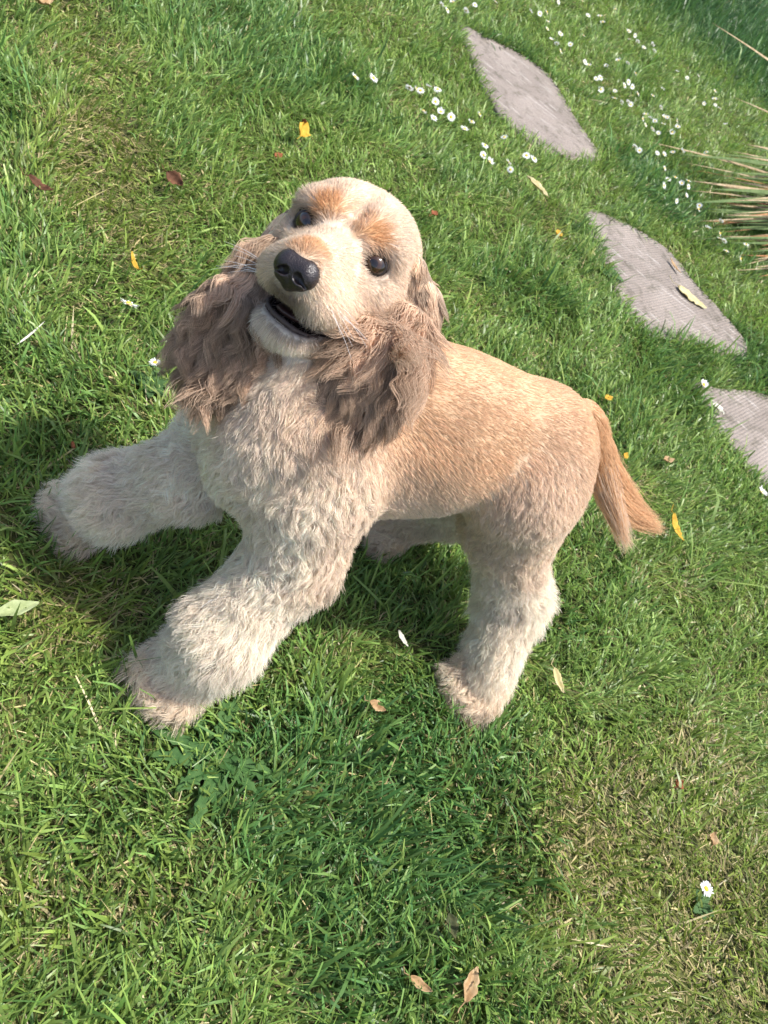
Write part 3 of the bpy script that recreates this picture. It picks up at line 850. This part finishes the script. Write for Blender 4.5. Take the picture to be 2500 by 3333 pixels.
# ------------------------------------------------------------------ daisies
M_PETAL = leafy_mat('daisy_petal', .35, .6, .2, (.86, .86, .84))
M_DISC, t, b, o_ = mat('daisy_disc'); b.inputs['Base Color'].default_value = (.80, .52, .04, 1); b.inputs['Roughness'].default_value = .8
M_STEM = leafy_mat('daisy_stem', .15, .5, .3, (.10, .17, .04))
def daisy_meshes(seed, closed=0.0):
    rng = random.Random(seed)
    V = []; Fc = []
    for ring, npet in ((0, 17), (1, 14)):
        for i in range(npet):
            a = 2 * math.pi * (i + .5 * ring + rng.uniform(-.2, .2)) / npet
            ln_ = rng.uniform(.0072, .0092); wd_ = rng.uniform(.0010, .0014); up = rng.uniform(-.12, .25) + .15 * ring + closed
            ca, sa = math.cos(a), math.sin(a); b0 = len(V)
            for rr, ww, zz in ((.0028, .5, 0), (.0028 + ln_ * .5, 1, up * ln_ * .45), (.0028 + ln_ * .92, .8, up * ln_ * .95), (.0028 + ln_, .25, up * ln_ * 1.05)):
                for sg in (-1, 1): V.append((ca * rr - sa * wd_ * ww * sg, sa * rr + ca * wd_ * ww * sg, zz + .0004 * ring))
            for k_ in range(3): Fc.append((b0 + 2 * k_, b0 + 2 * k_ + 1, b0 + 2 * k_ + 3, b0 + 2 * k_ + 2))
    petals = mesh_simple('petals', V, Fc, M_PETAL)
    V = []; Fc = []; n_ = 12
    for r_, z_ in ((.0042, -.0004), (.0040, .0012), (.0028, .0026), (.0012, .0032)):
        for i in range(n_):
            a = 2 * math.pi * i / n_; V.append((r_ * math.cos(a), r_ * math.sin(a), z_))
    V.append((0, 0, .0033))
    for k_ in range(3):
        for i in range(n_): Fc.append((k_ * n_ + i, k_ * n_ + (i + 1) % n_, (k_ + 1) * n_ + (i + 1) % n_, (k_ + 1) * n_ + i))
    for i in range(n_): Fc.append((3 * n_ + i, 3 * n_ + (i + 1) % n_, 4 * n_))
    disc = mesh_simple('disc', V, Fc, M_DISC)
    return petals, disc
def tube_mesh(name, pts, r, material, n_=6):
    V = []; Fc = []
    pts = np.array(pts, float)
    for i, p in enumerate(pts):
        d = nrm(pts[min(i + 1, len(pts) - 1)] - pts[max(i - 1, 0)])
        u_ = nrm(np.cross(d, (0.3, 1, .2))); v_ = np.cross(d, u_)
        for k_ in range(n_):
            a = 2 * math.pi * k_ / n_; V.append(p + (u_ * math.cos(a) + v_ * math.sin(a)) * r)
    for i in range(len(pts) - 1):
        for k_ in range(n_): Fc.append((i * n_ + k_, i * n_ + (k_ + 1) % n_, (i + 1) * n_ + (k_ + 1) % n_, (i + 1) * n_ + k_))
    return mesh_simple(name, V, Fc, material)
DAISY_VAR = [daisy_meshes(i, c_) for i, c_ in enumerate((0, .1, -.15, .35, .05))]
STEM_VAR = [tube_mesh('stem', [(0, 0, 0), (dx * .3, dy * .3, -.018), (dx * .7, dy * .7, -.036), (dx, dy, -.058)], .0007, M_STEM) for dx, dy in ((.006, .004), (-.008, .003), (.002, -.009), (-.004, -.006))]
drng = random.Random(11)
def daisy(px, py, label, group=None, z=.048, scale=1.0, tilt=.35):
    g = P(px, py, z)
    o = link_obj('daisy', None); o.location = (g[0], g[1], g[2])
    # head follows the light and nods a little at random
    tx, ty = drng.uniform(-tilt, tilt), drng.uniform(-tilt, tilt)
    o.rotation_euler = (tx, ty, drng.uniform(0, 6.28)); o.scale = (scale,) * 3
    pm, dm = drng.choice(DAISY_VAR)
    link_obj('petals', pm, o); link_obj('disc', dm, o); link_obj('stem', drng.choice(STEM_VAR), o)
    tag(o, label, 'daisy', group)
    return o
def crop4(pts): return [(1300 + x * .7233, y * .7233) for x, y in pts]
ORD = 'first second third fourth fifth sixth seventh eighth ninth tenth eleventh twelfth thirteenth fourteenth fifteenth sixteenth seventeenth eighteenth nineteenth twentieth'.split()
CLUSTERS = [
    ('along the top edge', 'daisies along the top edge',
     [(190, 20), (215, 45), (300, 48), (340, 22), (432, 8), (590, 52), (632, 62), (663, 55), (848, 70), (902, 72), (915, 100), (972, 42), (715, 10), (822, 4), (240, 10)]),
    ('just above the farthest stepping stone', 'daisies above the farthest stone',
     [(668, 97), (665, 130), (725, 153), (683, 178), (708, 197), (770, 200), (828, 160), (725, 232)]),
    ('near the top right corner', 'daisies near the top right corner',
     [(1032, 140), (1060, 160), (1035, 177), (1072, 187), (1140, 200), (1100, 214), (1148, 230), (1250, 322), (1295, 350), (1345, 340)]),
    ('right of the farthest stepping stone', 'daisies right of the farthest stone',
     [(835, 280), (852, 292), (930, 295), (985, 272), (1028, 283), (1062, 330), (885, 355), (905, 350), (907, 403), (1030, 370), (1048, 390), (970, 410), (968, 443), (1000, 460), (1030, 460), (1072, 423), (1140, 430), (1185, 400), (1040, 470), (1012, 385)]),
    ('in the densest clump above the strap-leaved plant', 'daisies in the dense clump',
     [(1178, 483), (1108, 515), (1128, 530), (1190, 525), (1205, 528), (1095, 535), (1150, 545), (1107, 563), (1140, 580), (1165, 600), (1188, 558), (1248, 545), (1252, 570), (1227, 595), (1060, 660), (1080, 677)]),
    ('at the far right edge', 'daisies at the far right edge',
     [(1420, 410), (1418, 445), (1370, 467), (1422, 472), (1440, 488), (1468, 560)]),
    ('beside the strap leaf tips', 'daisies beside the strap-leaved plant',
     [(1190, 695), (1230, 685), (1272, 680), (1160, 690), (1380, 685), (1193, 757), (1210, 808), (1240, 798), (1270, 825), (1300, 840), (1290, 880), (1247, 905), (1350, 925), (1190, 835), (1300, 815), (1345, 940)]),
    ('below the strap-leaved plant', 'daisies below the strap-leaved plant',
     [(1448, 995), (1387, 1027), (1442, 1050), (1440, 1073), (1462, 1085), (1560, 1100), (1470, 1130), (1535, 1165)]),
    ('left of the farthest stepping stone', 'daisies left of the farthest stone',
     [(45, 395), (75, 400), (95, 408), (130, 390), (172, 403), (162, 458), (108, 500), (155, 532), (185, 503), (232, 527), (360, 515), (325, 548), (293, 580)]),
    ("above right of the dog's head", 'daisies above the head of the dog',
     [(472, 618), (385, 655), (378, 697), (407, 728), (490, 730), (500, 763), (572, 700), (605, 715)]),
]
for lab, grp, pts in CLUSTERS:
    for k_, (x, y) in enumerate(sorted(crop4(pts))): daisy(x, y, ORD[k_] + ' from the left of the white daisies ' + lab, grp, z=drng.uniform(.040, .054) - (.012 if 'left of' in lab else 0), scale=drng.uniform(.75, 1.08), tilt=.7)
daisy(1156, 251, 'left one of two white daisies standing alone on the upper lawn', scale=1.0)
daisy(1215, 255, 'right one of two white daisies standing alone on the upper lawn', scale=1.15)
daisy(420, 990, 'single white daisy seen from the side left of the far ear', scale=1.15, tilt=.6)
daisy(505, 1180, 'half closed daisy in the grass just below the far ear', scale=.7)
daisy(2298, 2893, 'lone open white daisy with yellow centre on the dry grass at lower right', scale=.85, tilt=.15)
daisy(2290, 1252, 'white daisy lying at the left corner of the nearest stepping stone', scale=1.1)
daisy(2480, 1602, 'white daisy at the right edge below the nearest stepping stone', scale=1.1)

# ------------------------------------------------------------------ fallen leaves
def leaf_mat(name, c0, c1):
    mm, t, b, out = mat(name)
    tc = N(t, 'ShaderNodeTexCoord'); n_ = N(t, 'ShaderNodeTexNoise'); n_.inputs['Scale'].default_value = 70; n_.inputs['Detail'].default_value = 5
    t.links.new(tc.outputs['Object'], n_.inputs['Vector'])
    r = N(t, 'ShaderNodeValToRGB'); r.color_ramp.elements[0].position = .38; r.color_ramp.elements[0].color = (*c0, 1)
    r.color_ramp.elements[1].position = .62; r.color_ramp.elements[1].color = (*c1, 1)
    t.links.new(n_.outputs[0], r.inputs[0]); t.links.new(r.outputs[0], b.inputs['Base Color'])
    b.inputs['Roughness'].default_value = .72; b.inputs['Specular IOR Level'].default_value = .2
    tr = N(t, 'ShaderNodeBsdfTranslucent'); t.links.new(r.outputs[0], tr.inputs[0])
    mx = N(t, 'ShaderNodeMixShader'); mx.inputs[0].default_value = .25
    t.links.new(b.outputs[0], mx.inputs[1]); t.links.new(tr.outputs[0], mx.inputs[2]); t.links.new(mx.outputs[0], out.inputs[0])
    return mm
LM = {'yellow': leaf_mat('leaf_yellow', (.50, .28, .03), (.62, .42, .06)), 'brown': leaf_mat('leaf_brown', (.10, .045, .025), (.20, .095, .05)),
      'tan': leaf_mat('leaf_tan', (.34, .21, .10), (.54, .39, .22)), 'pale': leaf_mat('leaf_pale', (.52, .44, .20), (.62, .55, .32)),
      'green': leaf_mat('leaf_pale_green', (.30, .36, .16), (.42, .48, .25)), 'dark': leaf_mat('leaf_dark_green', (.05, .06, .025), (.10, .10, .04)),
      'rust': leaf_mat('leaf_rust', (.22, .07, .03), (.36, .14, .06)), 'white': leaf_mat('leaf_bleached', (.58, .56, .46), (.70, .68, .58))}
def leaf_mesh(L_, W_, curl, fold, seed, ragged=.12, twist=0.0):
    """thin two-sided blade with a raised midrib, pointed end and short stalk, curled along and across"""
    rng = random.Random(seed); n_ = 12; m_ = 6
    V = []; Fc = []
    for i in range(n_ + 1):
        s_ = i / n_; w_ = W_ * (math.sin(math.pi * min(1, s_ * .96 + .02) ** .8) ** .75) * (1 + rng.uniform(-ragged, ragged))
        ang = curl * (s_ - .5) * 2
        if abs(curl) > 1e-3:
            R_ = L_ / (2 * curl); cx_, cz_ = R_ * math.sin(ang), R_ * (1 - math.cos(ang))
        else: cx_, cz_ = L_ * (s_ - .5), 0
        for j in range(m_ + 1):
            v_ = j / m_ * 2 - 1; y_ = v_ * w_ * .5
            fz = fold * abs(v_) ** 1.5 * w_ * .6; a = twist * (s_ - .5)
            V.append((cx_ - math.sin(ang) * fz, y_ * math.cos(a) * (1 - .25 * abs(fold)), cz_ + math.cos(ang) * fz + y_ * math.sin(a) + rng.uniform(-1, 1) * .075 * W_))
    for i in range(n_):
        for j in range(m_):
            k_ = i * (m_ + 1) + j; Fc.append((k_, k_ + 1, k_ + m_ + 2, k_ + m_ + 1))
    return V, Fc
def fallen(px, py, size_px, aspect, colr, curl, fold, rot, label, z=.022, seed=0, stalk=True, tilt=(0, 0), twist=0.):
    g = P(px, py, z); dep = Q(g)[2]; L_ = 1.18 * size_px * dep / F_PX
    V, Fc = leaf_mesh(L_, L_ * aspect, curl, fold, seed, twist=twist)
    o = link_obj('fallen_leaf', mesh_simple('fallen_leaf', V, Fc, LM[colr]))
    md = o.modifiers.new('thick', 'SOLIDIFY'); md.thickness = .0004
    e_ = P(px + 20 * math.cos(math.radians(rot)), py - 20 * math.sin(math.radians(rot)), z) - g
    o.location = tuple(g); o.rotation_euler = (tilt[0], tilt[1], math.atan2(e_[1], e_[0]))
    tag(o, label, 'leaf', None)
    if stalk:
        e = V[0 * 7 + 3]; sl_ = L_ * .35
        link_obj('stalk', tube_mesh('stalk', [e, (e[0] - sl_ * .5, e[1] + .1 * sl_, e[2] - .004), (e[0] - sl_, e[1] + .3 * sl_, e[2] + .002)], .0007, LM[colr], 5), o)
    return o
fallen(982, 425, 62, .75, 'yellow', .6, .5, 60, 'curled yellow leaf standing on the lawn above the head of the dog', z=.035, tilt=(.5, -.3), seed=1)
fallen(985, 398, 36, .45, 'rust', .7, .5, 100, 'crisp red-brown leaf scrap touching the curled yellow leaf', z=.045, tilt=(.6, .6), seed=2, stalk=False)
fallen(570, 590, 66, .70, 'brown', .8, .5, -40, 'dark brown folded leaf on the lawn left of the head of the dog', z=.03, tilt=(.5, 0), seed=3)
fallen(130, 612, 85, .40, 'brown', 1.0, .5, -30, 'long curled brown leaf near the left edge of the lawn', seed=4, z=.03)
fallen(142, 12, 75, .55, 'tan', .8, .5, 0, 'tan crumpled leaf at the top left edge', seed=5, z=.03)
fallen(442, 870, 150, .10, 'yellow', .6, .25, -80, 'long thin yellow blade left of the far ear', seed=6, z=.035, stalk=False, tilt=(0, -.4))
fallen(1748, 612, 88, .36, 'pale', .2, .5, -45, 'pale straw-coloured long leaf between the upper two stones', seed=7, z=.045, stalk=False)
fallen(1412, 698, 32, .8, 'rust', .6, .5, 20, 'tiny orange leaf right of the top of the head', seed=8, z=.03)
fallen(1815, 765, 38, .75, 'yellow', .8, .5, 70, 'small yellow leaf curled in the grass left of the middle stone', seed=9, z=.03)
fallen(2250, 970, 100, .45, 'pale', .15, .10, -38, 'pale yellow leaf lying on the middle stepping stone', seed=10, z=.015)
fallen(2196, 868, 60, .22, 'tan', .3, .25, -55, 'thin brown leaf scrap on the upper rim of the middle stone', seed=11, z=.018, stalk=False)
fallen(55, 1985, 120, .45, 'green', .25, .5, 15, 'pale green leaf at the left edge below the far front paw', seed=12, z=.03)
fallen(1812, 2218, 78, .40, 'pale', .5, .5, -70, 'pale yellow torn leaf right of the hind paw', seed=13, z=.028)
fallen(1224, 2302, 58, .65, 'tan', .7, .5, -30, 'brown crumpled leaf between the front and hind paws', seed=14, z=.025)
fallen(2205, 2555, 44, .75, 'rust', 1.0, .5, 40, 'small red-brown curled leaf at the right of the lower lawn', seed=15, z=.025)
fallen(2316, 2732, 50, .75, 'tan', 1.0, .5, 80, 'small tan curled leaf above the lone daisy at lower right', seed=16, z=.025)
fallen(1466, 3015, 68, .65, 'dark', .5, .5, -75, 'dark olive leaf in the deep grass near the bottom', seed=17, z=.035)
fallen(1526, 3205, 105, .50, 'tan', .5, .5, 70, 'larger tan dry leaf near the bottom edge', seed=18, z=.030)
fallen(1362, 3205, 85, .40, 'tan', .8, .5, -35, 'narrow curled tan leaf near the bottom edge, left of the larger one', seed=19, z=.030)
fallen(2200, 1722, 95, .28, 'yellow', .5, .25, -70, 'curled yellow-brown leaf right of the tail tip', seed=20, z=.03)
fallen(1978, 1298, 40, .55, 'yellow', .5, .5, 10, 'small yellow leaf in the grass above the tail', seed=21, z=.03, stalk=False)
fallen(2034, 1486, 36, .5, 'yellow', .6, .5, 60, 'tiny bright yellow leaf right of the tail', seed=22, z=.03, stalk=False)
fallen(2172, 1500, 50, .5, 'tan', .6, .5, 0, 'faded tan leaf in the grass right of the tail', seed=23, z=.025, stalk=False)
fallen(233, 1450, 52, .35, 'rust', .3, .5, 80, 'upright red-brown leaf scrap above the far front paw', seed=24, z=.03, tilt=(.6, .5), stalk=False)
fallen(905, 510, 40, .55, 'rust', .5, .5, 20, 'faint brown leaf scrap below the curled yellow leaf', seed=25, z=.015, stalk=False)
fallen(2335, 1333, 44, .75, 'white', .2, .5, -40, 'bleached petal-like scrap on the left of the nearest stone', seed=26, z=.02, stalk=False)
fallen(1360, 1020, 36, .4, 'white', .3, .3, .5, 'bleached scrap', seed=27, z=.02, stalk=False) if False else None
fallen(1310, 2080, 55, .30, 'white', .4, .25, -60, 'bleached narrow leaf in the shade under the belly', seed=28, z=.03, stalk=False)
fallen(100, 1088, 130, .05, 'white', .2, .25, 40, 'bleached straw lying at the left edge', seed=29, z=.03, stalk=False)

# ------------------------------------------------------------------ weed rosette under the near front paw
M_WEED = leaf_mat('weed_leaf', (.038, .100, .024), (.070, .145, .040))
def weed_leaf(L_, W_, lobes, seed, droop):
    rng = random.Random(seed); n_ = 16
    V = []; Fc = []
    for i in range(n_ + 1):
        s_ = i / n_
        w_ = W_ * (.18 + .82 * math.sin(math.pi * (s_ ** .75) * .93)) * (1 + lobes * (.5 if i % 3 == 1 else -.3)) * (1 + rng.uniform(-.1, .1))
        if i == n_: w_ = W_ * .08
        z_ = L_ * (.28 * s_ - droop * s_ * s_) + .007
        for v_ in (-1, -.5, 0, .5, 1):
            V.append((L_ * s_ - .10 * w_ * abs(v_), v_ * w_ * .5, z_ + abs(v_) * w_ * .16 + rng.uniform(-.0012, .0012)))
    for i in range(n_):
        for j in range(4): k_ = i * 5 + j; Fc.append((k_, k_ + 1, k_ + 6, k_ + 5))
    return mesh_simple('leaf', V, Fc, M_WEED)
M_WEED2 = leaf_mat('plantain_leaf', (.060, .125, .040), (.095, .170, .058))
def rosette(px, py, n_, L_, W_, lobes, seed, label, name='weed'):
    g = P(px, py, 0); o = link_obj(name, None); o.location = (g[0], g[1], 0); rng = random.Random(seed)
    for i in range(n_):
        l_ = link_obj('leaf', weed_leaf(L_ * rng.uniform(.7, 1.15), W_ * rng.uniform(.8, 1.2), lobes, seed * 50 + i, rng.uniform(.12, .32)), o)
        l_.rotation_euler = (rng.uniform(-.2, .2), rng.uniform(-.18, .12), 2 * math.pi * i / n_ + rng.uniform(-.3, .3))
        if lobes == 0: l_.data.materials[0] = M_WEED2
        md = l_.modifiers.new('thick', 'SOLIDIFY'); md.thickness = .0005
    tag(o, label, 'weed')
    return o
rosette(690, 2490, 11, .074, .017, .75, 4, 'dark green lobed weed rosette just in front of the near front paw')
rosette(1975, 905, 6, .040, .030, .0, 6, 'round-leaved plantain at the lower left rim of the middle stone', 'plantain')
rosette(2265, 2950, 5, .026, .012, .0, 8, 'small leaf rosette under the lone daisy at lower right', 'daisy_rosette')
rosette(480, 1270, 6, .034, .018, .0, 9, 'pale round-leaved weed on the lawn below the far ear', 'broadleaf_weed')
rosette(1560, 3250, 7, .055, .012, .3, 12, 'narrow-leaved weed at the bottom edge', 'weed') if False else None

# ------------------------------------------------------------------ strap-leaved plant at the right edge
SM = {'a': leaf_mat('strap_green', (.085, .145, .045), (.15, .21, .075)), 'b': leaf_mat('strap_dry', (.40, .29, .16), (.55, .44, .28)), 'c': leaf_mat('strap_rust', (.33, .14, .06), (.46, .26, .12))}
base = P(2760, 790, 0)
plant = link_obj('strap_leaved_plant', None); plant.location = (base[0], base[1], 0)
tag(plant, 'clump of long arching strap leaves, green and dry orange, at the right edge', 'plant')
prng = random.Random(5)
def strap(tip_px, tip_py, tz, kind_, wd_, base_off, arch):
    tip = P(tip_px, tip_py, tz) - np.array([base[0], base[1], 0]); b0 = np.array([base_off[0], base_off[1], 0.0])
    n_ = 12; V = []; Fc = []
    d = nrm(tip - b0); sd = nrm(np.cross(d, (prng.uniform(-.8, .8), -1.0 + prng.uniform(-.4, .4), .7))); wd_ *= 1.6
    for i in range(n_ + 1):
        s_ = i / n_; p = b0 + (tip - b0) * s_ + np.array([0, 0, 1]) * arch * math.sin(math.pi * s_ ** .85)
        w_ = wd_ * (.7 + .3 * math.sin(math.pi * s_)) * (1 - s_ ** 4 * .95)
        V += [p - sd * w_ + np.array([0, 0, w_ * .5]), p, p + sd * w_ + np.array([0, 0, w_ * .5])]
    for i in range(n_):
        for j in (0, 1): k_ = i * 3 + j; Fc.append((k_, k_ + 1, k_ + 4, k_ + 3))
    o = link_obj('leaf', mesh_simple('leaf', V, Fc, SM[kind_]), plant)
    md = o.modifiers.new('thick', 'SOLIDIFY'); md.thickness = .0008
for tx, ty, tz, kd_, wd_, ar in (
    (2205, 502, .10, 'a', .006, .10), (2235, 530, .06, 'b', .004, .05), (2085, 455, .02, 'b', .003, .06), (2300, 615, .08, 'a', .007, .08), (2270, 555, .05, 'c', .003, .06),
    (2250, 620, .04, 'b', .004, .06), (2330, 655, .03, 'c', .005, .05), (2300, 690, .04, 'a', .005, .05), (2360, 700, .05, 'b', .004, .06), (2280, 720, .03, 'b', .003, .05),
    (2390, 590, .10, 'b', .005, .06), (2340, 560, .10, 'a', .005, .10), (2400, 520, .10, 'c', .004, .10), (2430, 480, .12, 'a', .006, .10), (2370, 640, .06, 'c', .004, .04),
    (2400, 745, .05, 'a', .006, .04), (2420, 780, .04, 'b', .004, .04), (2300, 720, .02, 'c', .004, .04), (2350, 770, .03, 'b', .003, .03), (2440, 820, .05, 'a', .006, .05),
    (2410, 830, .03, 'c', .004, .03), (2450, 870, .04, 'b', .004, .03), (2470, 900, .03, 'c', .004, .03), (2430, 650, .12, 'b', .004, .07), (2460, 560, .14, 'a', .006, .08),
    (2320, 75, .30, 'b', .004, .10), (2385, 315, .16, 'b', .003, .08), (2300, 500, .08, 'a', .004, .10), (2330, 600, .05, 'b', .003, .05), (2360, 720, .04, 'a', .005, .06),
    (2440, 700, .10, 'c', .005, .05), (2470, 640, .10, 'b', .004, .05), (2400, 880, .03, 'b', .003, .03), (2350, 690, .03, 'a', .004, .05), (2480, 800, .08, 'c', .005, .05)):
    strap(tx, ty, tz, kd_, wd_, (prng.uniform(-.06, .10), (700 - ty) * .0016 + prng.uniform(-.10, .10)), ar)
    for _ in range(2 if (tx > 2240 and ty > 400) else 0): strap(tx + prng.uniform(-50, 110), ty + prng.uniform(-50, 60), tz * prng.uniform(.6, 1.3), prng.choice('aaabbc'), wd_ * prng.uniform(.8, 1.2), (prng.uniform(-.06, .12), (700 - ty) * .0016 + prng.uniform(-.12, .12)), ar)
